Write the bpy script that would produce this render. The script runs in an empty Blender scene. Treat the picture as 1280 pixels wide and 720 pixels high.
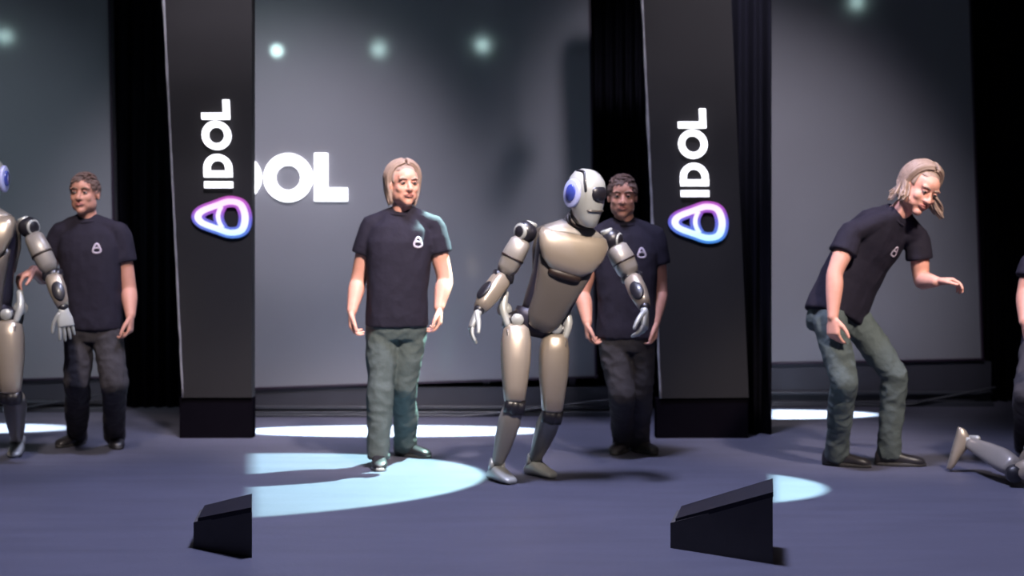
import bpy, math, random
from mathutils import Vector, Matrix, noise
from mathutils.bvhtree import BVHTree
random.seed(7)
V = Vector
PI = math.pi
# ------------------------------------------------------------------ camera, world, exposure, lights
F_PX, CAM_H, HZ = 1925.0, 1.19, 330.0
scene = bpy.context.scene
col = scene.collection
cam = bpy.data.cameras.new('camera')
cam.sensor_width = 36.0
cam.lens = F_PX / 1280 * 36.0
cam.shift_y = -(360 - HZ) / 1280
cam.dof.use_dof = True
cam.dof.focus_distance = 6.6
cam.dof.aperture_fstop = 2.2
cam_o = bpy.data.objects.new('camera', cam)
cam_o.location = (0, 0, CAM_H)
cam_o.rotation_euler = (PI / 2, 0, 0)
col.objects.link(cam_o)
scene.camera = cam_o
scene.view_settings.view_transform = 'Standard'
scene.view_settings.look = 'None'
scene.view_settings.exposure = 0.0
scene.view_settings.gamma = 1.0
scene.view_settings.use_curve_mapping = False
w = bpy.data.worlds.new('dark_auditorium')
scene.world = w
w.use_nodes = True
w.node_tree.nodes['Background'].inputs[0].default_value = (0.55, 0.55, 0.85, 1)
w.node_tree.nodes['Background'].inputs[1].default_value = 0.06

def spot(name, loc, target, power, angle, color, blend=0.5, radius=0.05, scale=(1, 1), roll=0.0):
    l = bpy.data.lights.new(name, 'SPOT')
    l.energy = power; l.spot_size = math.radians(angle); l.spot_blend = blend
    l.color = color; l.shadow_soft_size = radius
    o = bpy.data.objects.new(name, l)
    d = (V(target) - V(loc)).normalized()
    xx = (V((1, 0, 0)) - d * d.x).normalized(); zz = -d; yy = zz.cross(xx)
    o.matrix_world = Matrix.Translation(loc) @ Matrix((xx, yy, zz)).transposed().to_4x4() @ Matrix.Rotation(roll, 4, 'Z') @ Matrix.Diagonal((scale[0], scale[1], 1, 1))
    col.objects.link(o)
    return o

WARM = (1.0, 0.86, 0.76); CYAN = (0.60, 1.0, 0.91)
# front-of-house key lights
spot('key_light_middle', (1.6, 2.6, 6.3), (-0.38, 9.0, 1.0), 6400, 17.5, WARM, 0.8, 0.25)
spot('key_light_right', (3.4, 2.6, 6.3), (2.25, 8.9, 0.95), 4400, 15, WARM, 0.8, 0.25)
spot('key_light_left', (-1.6, 2.6, 6.3), (-2.75, 9.2, 1.05), 2900, 15, WARM, 0.8, 0.25)
# screen washes from high above the stage
WASH = (0.94, 0.88, 1.0)
spot('wash_light_middle', (-0.9, 6.6, 6.3), (-2.0, 12.0, 0.75), 3300, 35, WASH, 1.0, 0.2)
spot('wash_light_right', (2.0, 6.8, 6.3), (1.75, 12.9, 0.8), 2400, 37, WASH, 1.0, 0.2)
spot('wash_light_left', (-4.4, 7.2, 6.3), (-4.6, 12.4, 1.2), 700, 36, (0.75, 0.92, 1.0), 1.0, 0.2)
# cool top light over the stage floor
spot('top_light', (0.0, 7.2, 6.6), (0.0, 7.6, 0), 3100, 76, (0.66, 0.69, 1.0), 0.5, 0.5)
# floor pools: lamps over the stage, middle and right ones with an added beam-cutting blade (fixtures are built below)
POOL_B = (0.62, 10.0, 3.4)
POOL_C = (2.2, 8.4, 4.3)
STRIP_B = (-0.7, 10.7, 6.4)
STRIP_C = (2.1, 11.4, 6.4)
STRIP_A = (-3.9, 10.8, 6.4)
spot('pool_light_middle', POOL_B, (-1.42, 8.55, 0), 6200, 32, CYAN, 0.12, 0.004, (1.10, 1.0))
spot('pool_light_right', POOL_C, (1.05, 8.25, 0), 7500, 17, CYAN, 0.25, 0.004)
spot('strip_light_middle', STRIP_B, (-0.85, 10.98, 0), 52000, 7.4, (0.80, 1.0, 1.0), 0.4, 0.004, (2.9, 1.0))
spot('strip_light_right', STRIP_C, (2.02, 12.2, 0), 46000, 7.4, (0.80, 1.0, 1.0), 0.4, 0.004, (2.3, 1.0))
spot('strip_light_left', STRIP_A, (-3.9, 11.15, 0), 25000, 6.8, (0.80, 1.0, 1.0), 0.5, 0.004, (2.2, 1.0))

# ------------------------------------------------------------------ helpers
def W(px, py, Y):
    return V(((px - 640) * Y / F_PX, Y, CAM_H - (py - HZ) * Y / F_PX))
def FY(py):                                   # distance of the stage floor at picture row py
    return CAM_H * F_PX / (py - HZ)
def FL(px, py, z=0.0):
    Y = (CAM_H - z) * F_PX / (py - HZ)
    return V(((px - 640) * Y / F_PX, Y, z))

class MB:
    def __init__(s): s.v = []; s.f = []
    def add(s, vs, fs):
        o = len(s.v); s.v += [V(p) for p in vs]; s.f += [tuple(i + o for i in f) for f in fs]
    def rings(s, rings, closed_caps=True):
        n = len(rings[0]); o = len(s.v)
        for r in rings: s.v += [V(p) for p in r]
        for k in range(len(rings) - 1):
            a = o + k * n; b = a + n
            for i in range(n):
                j = (i + 1) % n
                s.f.append((a + i, a + j, b + j, b + i))
        if closed_caps:
            s.f.append(tuple(o + i for i in reversed(range(n))))
            e = o + (len(rings) - 1) * n
            s.f.append(tuple(e + i for i in range(n)))
    def box(s, c, h, ax=None):
        c = V(c); ax = ax or (V((1, 0, 0)), V((0, 1, 0)), V((0, 0, 1)))
        vs = [c + ax[0] * h[0] * x + ax[1] * h[1] * y + ax[2] * h[2] * z for z in (-1, 1) for y in (-1, 1) for x in (-1, 1)]
        s.add(vs, [(0, 2, 3, 1), (4, 5, 7, 6), (0, 1, 5, 4), (2, 6, 7, 3), (0, 4, 6, 2), (1, 3, 7, 5)])
    def hexa(s, a, b):                        # two matching quads
        s.add(list(a) + list(b), [(3, 2, 1, 0), (4, 5, 6, 7), (0, 1, 5, 4), (1, 2, 6, 5), (2, 3, 7, 6), (3, 0, 4, 7)])
    def ell(s, c, r, ax=None, nu=18, nv=12):
        c = V(c); ax = ax or (V((1, 0, 0)), V((0, 1, 0)), V((0, 0, 1)))
        rg = []
        for k in range(nv + 1):
            t = PI * (k + 0.03) / (nv + 0.06); st, ct = math.sin(t), -math.cos(t)
            rg.append([c + ax[0] * r[0] * st * math.cos(2 * PI * i / nu) + ax[1] * r[1] * st * math.sin(2 * PI * i / nu) + ax[2] * r[2] * ct for i in range(nu)])
        s.rings(rg)
    def tube(s, pts, rad, n=12, sub=4, cap=True, ref=None):
        pts = [V(p) for p in pts]
        rad = [r if isinstance(r, tuple) else (r, r) for r in rad]
        P, R = [], []
        m = len(pts)
        for i in range(m - 1):
            p0 = pts[max(i - 1, 0)]; p1 = pts[i]; p2 = pts[i + 1]; p3 = pts[min(i + 2, m - 1)]
            for k in range(sub):
                t = k / sub
                P.append(0.5 * ((2 * p1) + (p2 - p0) * t + (2 * p0 - 5 * p1 + 4 * p2 - p3) * t * t + (3 * p1 - p0 - 3 * p2 + p3) * t ** 3))
                u = t * t * (3 - 2 * t)
                R.append((rad[i][0] + (rad[i + 1][0] - rad[i][0]) * u, rad[i][1] + (rad[i + 1][1] - rad[i][1]) * u))
        P.append(pts[-1]); R.append(rad[-1])
        T = [(P[min(i + 1, len(P) - 1)] - P[max(i - 1, 0)]).normalized() for i in range(len(P))]
        ref = V(ref) if ref is not None else (V((0, 1, 0)) if abs(T[0].y) < 0.9 else V((1, 0, 0)))
        rg = []
        def ring(p, t, ra, rb, rf):
            a = (rf - t * rf.dot(t)).normalized(); b = t.cross(a)
            return [p + a * ra * math.cos(2 * PI * i / n) + b * rb * math.sin(2 * PI * i / n) for i in range(n)]
        if cap:
            for an in (78, 50, 22):
                c_, s_ = math.cos(math.radians(an)), math.sin(math.radians(an))
                rg.append(ring(P[0] - T[0] * R[0][0] * s_, T[0], R[0][0] * c_, R[0][1] * c_, ref))
        for i in range(len(P)):
            rf = ref - T[i] * ref.dot(T[i])
            ref = rf.normalized() if rf.length > 1e-4 else ref
            rg.append(ring(P[i], T[i], R[i][0], R[i][1], ref))
        if cap:
            for an in (22, 50, 78):
                c_, s_ = math.cos(math.radians(an)), math.sin(math.radians(an))
                rg.append(ring(P[-1] + T[-1] * R[-1][0] * s_, T[-1], R[-1][0] * c_, R[-1][1] * c_, ref))
        s.rings(rg)
    def loft(s, secs, n=24):                  # secs: (centre, right, front, half width, half depth front, half depth back, exponent)
        rg = []
        for c, r, f, hw, df, db, e in secs:
            ring = []
            for i in range(n):
                a = 2 * PI * i / n; ca, sa = math.cos(a), math.sin(a)
                x = math.copysign(abs(ca) ** (2 / e), ca) * hw
                y = math.copysign(abs(sa) ** (2 / e), sa) * (df if sa > 0 else db)
                ring.append(c + r * x + f * y)
            rg.append(ring)
        s.rings(rg)

def raw_mesh(name, mb, smooth=True):
    me = bpy.data.meshes.new(name)
    me.from_pydata([tuple(p) for p in mb.v], [], mb.f)
    me.validate()
    if smooth: me.polygons.foreach_set('use_smooth', [True] * len(me.polygons))
    return me

def remeshed(mb, voxel, smooth_it=4, fn=None):
    me = raw_mesh('tmp', mb)
    o = bpy.data.objects.new('tmp', me); col.objects.link(o)
    m = o.modifiers.new('r', 'REMESH'); m.mode = 'VOXEL'; m.voxel_size = voxel
    if smooth_it:
        s = o.modifiers.new('s', 'SMOOTH'); s.iterations = smooth_it; s.factor = 0.5
    dg = bpy.context.evaluated_depsgraph_get(); dg.update()
    out = bpy.data.meshes.new_from_object(o.evaluated_get(dg))
    bpy.data.objects.remove(o); bpy.data.meshes.remove(me)
    res = MB()
    vs = [v.co.copy() for v in out.vertices]
    if fn:
        ns = [v.normal.copy() for v in out.vertices]
        vs = [p + nn * fn(p) for p, nn in zip(vs, ns)]
    res.v = vs; res.f = [tuple(p.vertices) for p in out.polygons]
    bpy.data.meshes.remove(out)
    return res

def root_of(o):
    p = V((0, 0, 0))
    while o is not None:
        p = p + o.location; o = o.parent
    return p

def obj(name, mb, mat, parent=None, smooth=True, bevel=0, sharp=None, label=None, origin=None):
    off = root_of(parent) if parent else (V(origin) if origin is not None else V((0, 0, 0)))
    m2 = MB(); m2.v = [p - off for p in mb.v]; m2.f = mb.f
    me = raw_mesh(name, m2, smooth)
    me.materials.append(mat)
    o = bpy.data.objects.new(name, me); col.objects.link(o)
    if parent: o.parent = parent
    elif origin is not None: o.location = origin
    if bevel:
        b = o.modifiers.new('bevel', 'BEVEL'); b.width = bevel; b.segments = 2; b.limit_method = 'ANGLE'
    if sharp is not None:
        try: me.set_sharp_from_angle(angle=math.radians(sharp))
        except Exception: pass
    if label: o['label'] = label
    return o

def thing(name, label, cat, loc=(0, 0, 0), group=None):
    o = bpy.data.objects.new(name, None); o.empty_display_size = 0.1
    o.location = loc; col.objects.link(o)
    o['label'] = label; o['category'] = cat
    if group: o['group'] = group
    return o
def tag(o, label, cat, group=None):
    o['label'] = label; o['category'] = cat
    if group: o['group'] = group
    return o
def structure(o):
    o['kind'] = 'structure'; return o

def material(name, c, rough=0.6, metal=0.0, var=0.12, scale=12.0, bump=0.0, bscale=60.0, coat=0.0, coat_rough=0.1, stretch=(1, 1, 1), spec=0.5, c2=None):
    m = bpy.data.materials.new(name); m.use_nodes = True
    nt = m.node_tree; b = nt.nodes['Principled BSDF']
    tc = nt.nodes.new('ShaderNodeTexCoord'); mp = nt.nodes.new('ShaderNodeMapping'); mp.inputs['Scale'].default_value = stretch
    nt.links.new(tc.outputs['Object'], mp.inputs[0])
    nz = nt.nodes.new('ShaderNodeTexNoise'); nz.inputs['Scale'].default_value = scale; nz.inputs['Detail'].default_value = 4
    nt.links.new(mp.outputs[0], nz.inputs['Vector'])
    mx = nt.nodes.new('ShaderNodeMix'); mx.data_type = 'RGBA'
    lo = [x * (1 - var) for x in c] if c2 is None else c
    hi = [min(1, x * (1 + var)) for x in c] if c2 is None else c2
    mx.inputs['A'].default_value = (*lo, 1); mx.inputs['B'].default_value = (*hi, 1)
    nt.links.new(nz.outputs['Fac'], mx.inputs['Factor'])
    nt.links.new(mx.outputs['Result'], b.inputs['Base Color'])
    b.inputs['Roughness'].default_value = rough; b.inputs['Metallic'].default_value = metal
    b.inputs['Coat Weight'].default_value = coat; b.inputs['Coat Roughness'].default_value = coat_rough
    b.inputs['Specular IOR Level'].default_value = spec
    if bump:
        n2 = nt.nodes.new('ShaderNodeTexNoise'); n2.inputs['Scale'].default_value = bscale; n2.inputs['Detail'].default_value = 3
        nt.links.new(mp.outputs[0], n2.inputs['Vector'])
        bp = nt.nodes.new('ShaderNodeBump'); bp.inputs['Strength'].default_value = bump; bp.inputs['Distance'].default_value = 0.02
        nt.links.new(n2.outputs['Fac'], bp.inputs['Height']); nt.links.new(bp.outputs[0], b.inputs['Normal'])
    return m

def emitter(name, c, strength):
    m = bpy.data.materials.new(name); m.use_nodes = True
    b = m.node_tree.nodes['Principled BSDF']
    b.inputs['Base Color'].default_value = (0.6, 0.6, 0.6, 1)
    b.inputs['Emission Color'].default_value = (*c, 1); b.inputs['Emission Strength'].default_value = strength
    return m

def gradient_emitter(name, stops, strength, z0, z1):
    m = bpy.data.materials.new(name); m.use_nodes = True
    nt = m.node_tree; b = nt.nodes['Principled BSDF']
    tc = nt.nodes.new('ShaderNodeTexCoord'); sx = nt.nodes.new('ShaderNodeSeparateXYZ'); nt.links.new(tc.outputs['Object'], sx.inputs[0])
    mr = nt.nodes.new('ShaderNodeMapRange'); mr.inputs['From Min'].default_value = z0; mr.inputs['From Max'].default_value = z1
    nt.links.new(sx.outputs['Z'], mr.inputs['Value'])
    cr = nt.nodes.new('ShaderNodeValToRGB')
    el = cr.color_ramp.elements
    el[0].position, el[0].color = stops[0][0], (*stops[0][1], 1)
    el[1].position, el[1].color = stops[-1][0], (*stops[-1][1], 1)
    for p, c in stops[1:-1]:
        e = el.new(p); e.color = (*c, 1)
    nt.links.new(mr.outputs[0], cr.inputs[0]); nt.links.new(cr.outputs[0], b.inputs['Emission Color'])
    b.inputs['Emission Strength'].default_value = strength; b.inputs['Base Color'].default_value = (.04, .04, .05, 1)
    return m

M = {}
M['floor'] = material('stage_floor', (0.082, 0.082, 0.118), 0.5, var=0.25, scale=3.0, bump=0.15, bscale=90, stretch=(0.5, 2, 1), spec=0.3)
M['black_wall'] = material('black_wall', (0.010, 0.010, 0.014), 0.9, spec=0.1)
M['curtain'] = material('black_velvet', (0.006, 0.006, 0.010), 0.95, bump=0.2, bscale=200, spec=0.05)
M['screen'] = material('led_screen_surface', (0.17, 0.17, 0.19), 0.5, var=0.10, scale=1.3, coat=0.6, coat_rough=0.09, spec=0.3)
M['bezel'] = material('black_bezel', (0.015, 0.004, 0.018), 0.5)
M['banner'] = material('banner_panel', (0.013, 0.012, 0.013), 0.65, var=0.15, scale=2.0, spec=0.12)
M['banner_edge'] = material('banner_edge_trim', (0.30, 0.29, 0.32), 0.35, metal=0.5, var=0.5, scale=14)
M['plinth'] = material('plinth_black', (0.022, 0.022, 0.032), 0.5, var=0.3, scale=4)
M['base'] = material('base_black', (0.003, 0.0025, 0.004), 0.9, spec=0.0)
M['rail'] = material('plinth_rail', (0.028, 0.03, 0.04), 0.35)
M['ramp'] = material('ramp_side', (0.085, 0.080, 0.082), 0.7, spec=0.2)
M['ramp_deck'] = material('ramp_deck', (0.010, 0.009, 0.016), 0.6, spec=0.2)
M['letter'] = emitter('lit_letter_white', (0.93, 0.93, 1.0), 2.2)
M['skin'] = material('skin_fair', (0.70, 0.34, 0.26), 0.5, var=0.10, scale=25, bump=0.05, bscale=120, spec=0.35)
M['skin2'] = material('skin_tan', (0.50, 0.24, 0.18), 0.5, var=0.10, scale=25, bump=0.05, bscale=120, spec=0.35)
M['lip'] = material('lips', (0.42, 0.15, 0.13), 0.45)
M['eye'] = material('eye_white', (0.36, 0.32, 0.30), 0.3)
M['iris'] = material('iris', (0.03, 0.025, 0.02), 0.2)
M['hair_grey'] = material('hair_ash_blond', (0.32, 0.22, 0.18), 0.55, var=0.35, scale=50)
M['hair_dark'] = material('hair_dark_brown', (0.11, 0.065, 0.055), 0.6, var=0.35, scale=50)
M['brow'] = material('eyebrow', (0.16, 0.09, 0.06), 0.7)
M['shirt'] = material('tshirt_black_navy', (0.016, 0.0135, 0.024), 0.85, var=0.2, scale=15, bump=0.25, bscale=18, spec=0.2)
M['jeans'] = material('jeans_grey_green', (0.082, 0.100, 0.100), 0.85, var=0.18, scale=10, bump=0.35, bscale=22, spec=0.2)
M['dark_jeans'] = material('trousers_charcoal', (0.042, 0.038, 0.044), 0.85, var=0.2, scale=10, bump=0.3, bscale=22, spec=0.2)
M['shoe'] = material('shoe_dark_leather', (0.020, 0.018, 0.022), 0.4)
M['sole'] = material('shoe_sole', (0.030, 0.028, 0.030), 0.7)
M['sole_pale'] = material('shoe_sole_pale', (0.38, 0.35, 0.33), 0.6)
M['print'] = material('shirt_print', (0.45, 0.39, 0.48), 0.7)
M['belt'] = material('belt_leather', (0.025, 0.02, 0.018), 0.5)
M['shell'] = material('robot_shell_champagne', (0.37, 0.31, 0.25), 0.33, metal=0.5, var=0.08, scale=6, bump=0.03, bscale=20, coat=0.3, coat_rough=0.15)
M['shell_dim'] = material('robot_shell_grey', (0.105, 0.092, 0.086), 0.38, metal=0.3, var=0.08, scale=6, coat=0.2, coat_rough=0.2)
M['shell_mid'] = material('robot_shell_mid', (0.23, 0.21, 0.195), 0.40, metal=0.2, var=0.08, scale=6, coat=0.2, coat_rough=0.2)
M['silver'] = material('robot_silver_white', (0.38, 0.39, 0.38), 0.35, metal=0.2, var=0.1, scale=10, coat=0.4, coat_rough=0.1)
M['joint'] = material('robot_joint_black', (0.012, 0.011, 0.016), 0.4, coat=0.3)
M['frame'] = material('robot_inner_frame', (0.018, 0.016, 0.03), 0.5, metal=0.2)
M['blue'] = material('robot_blue_disc', (0.04, 0.06, 0.32), 0.25, coat=0.6)
M['blue_ring'] = material('robot_lilac_ring', (0.38, 0.42, 0.75), 0.3, coat=0.5)
M['slit'] = material('robot_slit_brown', (0.020, 0.010, 0.008), 0.5)
M['lamp_body'] = material('lamp_black', (0.012, 0.012, 0.012), 0.5)
M['lens'] = emitter('lamp_lens', (0.66, 1.0, 0.97), 60)
M['steel'] = material('truss_steel', (0.25, 0.25, 0.26), 0.4, metal=0.8)

# ------------------------------------------------------------------ setting
def slab(name, c, h, mat, parent=None):
    b = MB(); b.box(c, h); return obj(name, b, mat, parent, smooth=False)
structure(slab('floor', (0, 6.0, -0.05), (9, 9, 0.05), M['floor']))
structure(slab('wall_back', (0, 14.55, 3.5), (9, 0.05, 3.5), M['black_wall']))
structure(slab('wall_left', (-9.05, 6, 3.5), (0.05, 9, 3.5), M['black_wall']))
structure(slab('wall_right', (9.05, 6, 3.5), (0.05, 9, 3.5), M['black_wall']))
structure(slab('ceiling', (0, 6, 7.05), (9, 9, 0.05), M['black_wall']))

def curtain(label, xa, xb, ya, yb, h=4.6, waves=9, z0=0.0):
    b = MB(); n = waves * 10
    a = V((xa, ya, 0)); c = V((xb, yb, 0)); d = (c - a); nrm = V((-d.y, d.x, 0)).normalized()
    fr, bk = [], []
    for k in range(n + 1):
        t = k / n
        o = nrm * (0.045 * math.sin(2 * PI * waves * t) + 0.012 * math.sin(7.3 * waves * t + 1))
        fr.append(a + d * t + o); bk.append(a + d * t + o + nrm * 0.012)
    lv = [z0, h * 0.33, h * 0.66, h]
    rg = [[p + V((0, 0, z)) for p in fr + bk[::-1]] for z in lv]
    b.rings(rg)
    t_ = thing('stage_curtain', label, 'curtain', (a + d * 0.5))
    obj('drape', b, M['curtain'], t_)
    hb = MB(); hb.tube([a + V((0, 0, h)), c + V((0, 0, h))], [0.025, 0.025], 8, 1)
    obj('curtain_rail', hb, M['steel'], t_)
    return t_
curtain('black stage curtain between the left grey screen and the logo banner at left', -3.42, -2.50, 12.78, 12.78)
curtain('black stage curtain between the wide middle screen and the right logo banner', 0.55, 1.30, 12.78, 12.78)
curtain('black stage curtain at the far right, right of the right-hand grey screen', 3.80, 5.2, 13.35, 13.35, waves=14)
# narrow black curtain right of banner B: its right edge hides the left end of the right screen
curtain('narrow black curtain filling the gap right of the right logo banner', 1.42, (966 - 640) * 10.72 / F_PX, 10.78, 10.78, h=3.6, waves=4)

def screen(label, quad, Y, mats=None):
    """quad: pixel-measured lower edge; a rigid slightly tilted panel"""
    (xl, yl), (xr, yr), (xt, _yt) = quad
    bl, br = W(xl, yl, Y), W(xr, yr, Y)
    tr = W(xt, 0, Y)
    up = (tr - br); up = up / up.z
    h = 3.85
    tl_, tr_ = bl + up * (h - bl.z), br + up * (h - br.z)
    D = V((0, 0.10, 0))
    t = thing('led_screen', label, 'screen', ((bl.x + br.x) / 2, Y, 0))
    b = MB(); b.hexa([bl, br, tr_, tl_], [bl + D, br + D, tr_ + D, tl_ + D])
    obj('display_panel', b, M['screen'], t, smooth=False)
    f = MB()
    for p, q in ((bl, br), (br, tr_), (tr_, tl_), (tl_, bl)):
        d = (q - p).normalized(); n = d.cross(V((0, 1, 0)))
        c = (p + q) / 2 + V((0, 0.045, 0)) + n * 0.008
        f.box(c, ((q - p).length / 2 + 0.008, 0.06, 0.008), (d, V((0, 1, 0)), n))
    obj('bezel', f, M['bezel'], t, smooth=False)
    st = MB()
    for k in range(5):                        # rear support legs standing on the floor
        x = bl.x + (br.x - bl.x) * (0.06 + 0.22 * k)
        st.box((x, Y + 0.16, 1.6), (0.025, 0.05, 1.6))
    obj('support_frame', st, M['bezel'], t, smooth=False)
    return t
scrB = screen('wide grey screen behind the long-haired man, lit letters DOL at its left', ((250, 489), (746, 472), (738, 0)), 12.06)
scrC = screen('grey screen at right behind the bending man, no letters', ((930, 456), (1229, 450), (1213, 0)), 12.9)
scrA = screen('dim grey screen at the left edge behind the robot with the white hand', ((-240, 484), (147, 472), (138, 0)), 12.4)

def plinth(n, xl, xr, yt, Y, y_rail=None):
    zt = W(0, yt, Y).z
    a, b_ = W(xl, 0, Y).x, W(xr, 0, Y).x
    t = structure(bpy.data.objects.new('trim_%d' % n, None)); col.objects.link(t); t.location = ((a + b_) / 2, Y, 0)
    b = MB(); b.box(((a + b_) / 2, Y + 0.06, zt / 2), ((b_ - a) / 2, 0.04, zt / 2))
    obj('skirting_board', b, M['plinth'], t, smooth=False)
    r = MB(); r.box(((a + b_) / 2, Y + 0.0, zt * 0.30), ((b_ - a) / 2, 0.03, 0.012)); r.box(((a + b_) / 2, Y - 0.02, 0.02), ((b_ - a) / 2, 0.03, 0.02))
    obj('rail', r, M['rail'], t, smooth=False, bevel=0.004)
    c = MB(); pts = []
    for k in range(9):
        s_ = k / 8; pts.append(V((a + (b_ - a) * s_, Y - 0.075, 0.012 + (0.05 if k > 5 else 0) * (k - 5))))
    c.tube(pts, [0.010] * 9, 8, 3)
    obj('cable', c, M['rail'], t)
plinth(1, 250, 800, 484, 12.06)
plinth(2, 930, 1240, 452, 12.9)
plinth(3, -240, 150, 474, 12.4)

# ------------------------------------------------------------------ emblem and letters
def cat_closed(pts, sub=8):
    out = []; m = len(pts)
    for i in range(m):
        p0, p1, p2, p3 = (V((*pts[(i + k - 1) % m], 0)) for k in range(4))
        for k in range(sub):
            t = k / sub
            out.append(0.5 * ((2 * p1) + (p2 - p0) * t + (2 * p0 - 5 * p1 + 4 * p2 - p3) * t * t + (3 * p1 - p0 - 3 * p2 + p3) * t ** 3))
    return out
LOOP = cat_closed([(0, .41), (.13, .33), (.25, .07), (.335, -.16), (.27, -.36), (0, -.43), (-.27, -.36), (-.335, -.16), (-.25, .07), (-.13, .33)])
BAR = [V((-.23 + .46 * k / 12, .06 - .07 * (2 * k / 12 - 1) ** 2 - .01, 0)) for k in range(13)]
def ribbon(path, width, closed):
    n = len(path); L, R = [], []
    for i in range(n):
        a = path[(i - 1) % n] if closed or i > 0 else path[i]
        b = path[(i + 1) % n] if closed or i < n - 1 else path[i]
        t = (b - a).normalized(); nn = V((-t.y, t.x, 0))
        L.append(path[i] + nn * width / 2); R.append(path[i] - nn * width / 2)
    return L, R
def ribbon_solid(mb, path, width, closed, tf, d0, d1):
    """extrude a ribbon between depths d0 and d1; tf maps (x,y,depth) to the world"""
    L, R = ribbon(path, width, closed); n = len(path); rg = []
    for l, r in zip(L, R):
        rg.append([tf(l.x, l.y, d0), tf(r.x, r.y, d0), tf(r.x, r.y, d1), tf(l.x, l.y, d1)])
    if closed: rg.append(rg[0]); mb.rings(rg, False)
    else: mb.rings(rg)
def glyph(mb, ch, tf, d0, d1, h=1.0, wt=0.24):
    """letters with cap height 1, origin at lower left; returns advance width"""
    if ch == 'I':
        ribbon_solid(mb, [V((wt / 2, 0, 0)), V((wt / 2, h, 0))], wt, False, tf, d0, d1); return wt
    if ch == 'L':
        p = [(0, 0), (.69, 0), (.69, wt), (wt, wt), (wt, h), (0, h)]
        n = len(p); mb.add([tf(x, y, d0) for x, y in p] + [tf(x, y, d1) for x, y in p],
            [(0, 1, 2, 3), (0, 3, 4, 5), (9, 8, 7, 6), (11, 10, 9, 6)] + [(i, i + n, (i + 1) % n + n, (i + 1) % n) for i in range(n)])
        return .69
    if ch == 'O':
        r = h / 2 * 1.03 - wt / 2; c = r + wt / 2
        ribbon_solid(mb, [V((c + r * math.cos(2 * PI * k / 40), h / 2 + r * math.sin(2 * PI * k / 40), 0)) for k in range(40)], wt, True, tf, d0, d1); return 2 * c
    if ch == 'D':
        r = h / 2 - wt / 2; x1 = .32
        path = [V((wt / 2, wt / 2, 0)), V((wt / 2 + .12, wt / 2, 0)), V((x1 - .02, wt / 2, 0))]
        path += [V((x1 + r * math.cos(-PI / 2 + PI * k / 20), h / 2 + r * math.sin(-PI / 2 + PI * k / 20), 0)) for k in range(21)]
        path += [V((wt / 2 + .12, h - wt / 2, 0)), V((wt / 2, h - wt / 2, 0))]
        ribbon_solid(mb, path, wt, False, tf, d0, d1)
        ribbon_solid(mb, [V((wt / 2, 0, 0)), V((wt / 2, h, 0))], wt, False, tf, d0, d1)
        return x1 + h / 2

# big letters D O L on the middle screen (the D runs behind the left banner)
Yf = 12.06
for ch, x0, y0, hh, wt in (('D', 278, 252, 60, .25), ('O', 330.2, 251.8, 59, .25), ('L', 393.3, 251.7, 60, .28)):
    b = MB()
    def tf(x, y, d, x0=x0, y0=y0, hh=hh): return W(x0 + x * hh, y0 - y * hh, Yf) - V((0, d, 0))
    glyph(b, ch, tf, 0.0, 0.03, 1.0, wt)
    obj('letter', b, M['letter'], scrB, smooth=False, label='lit white letter ' + ch)

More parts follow.
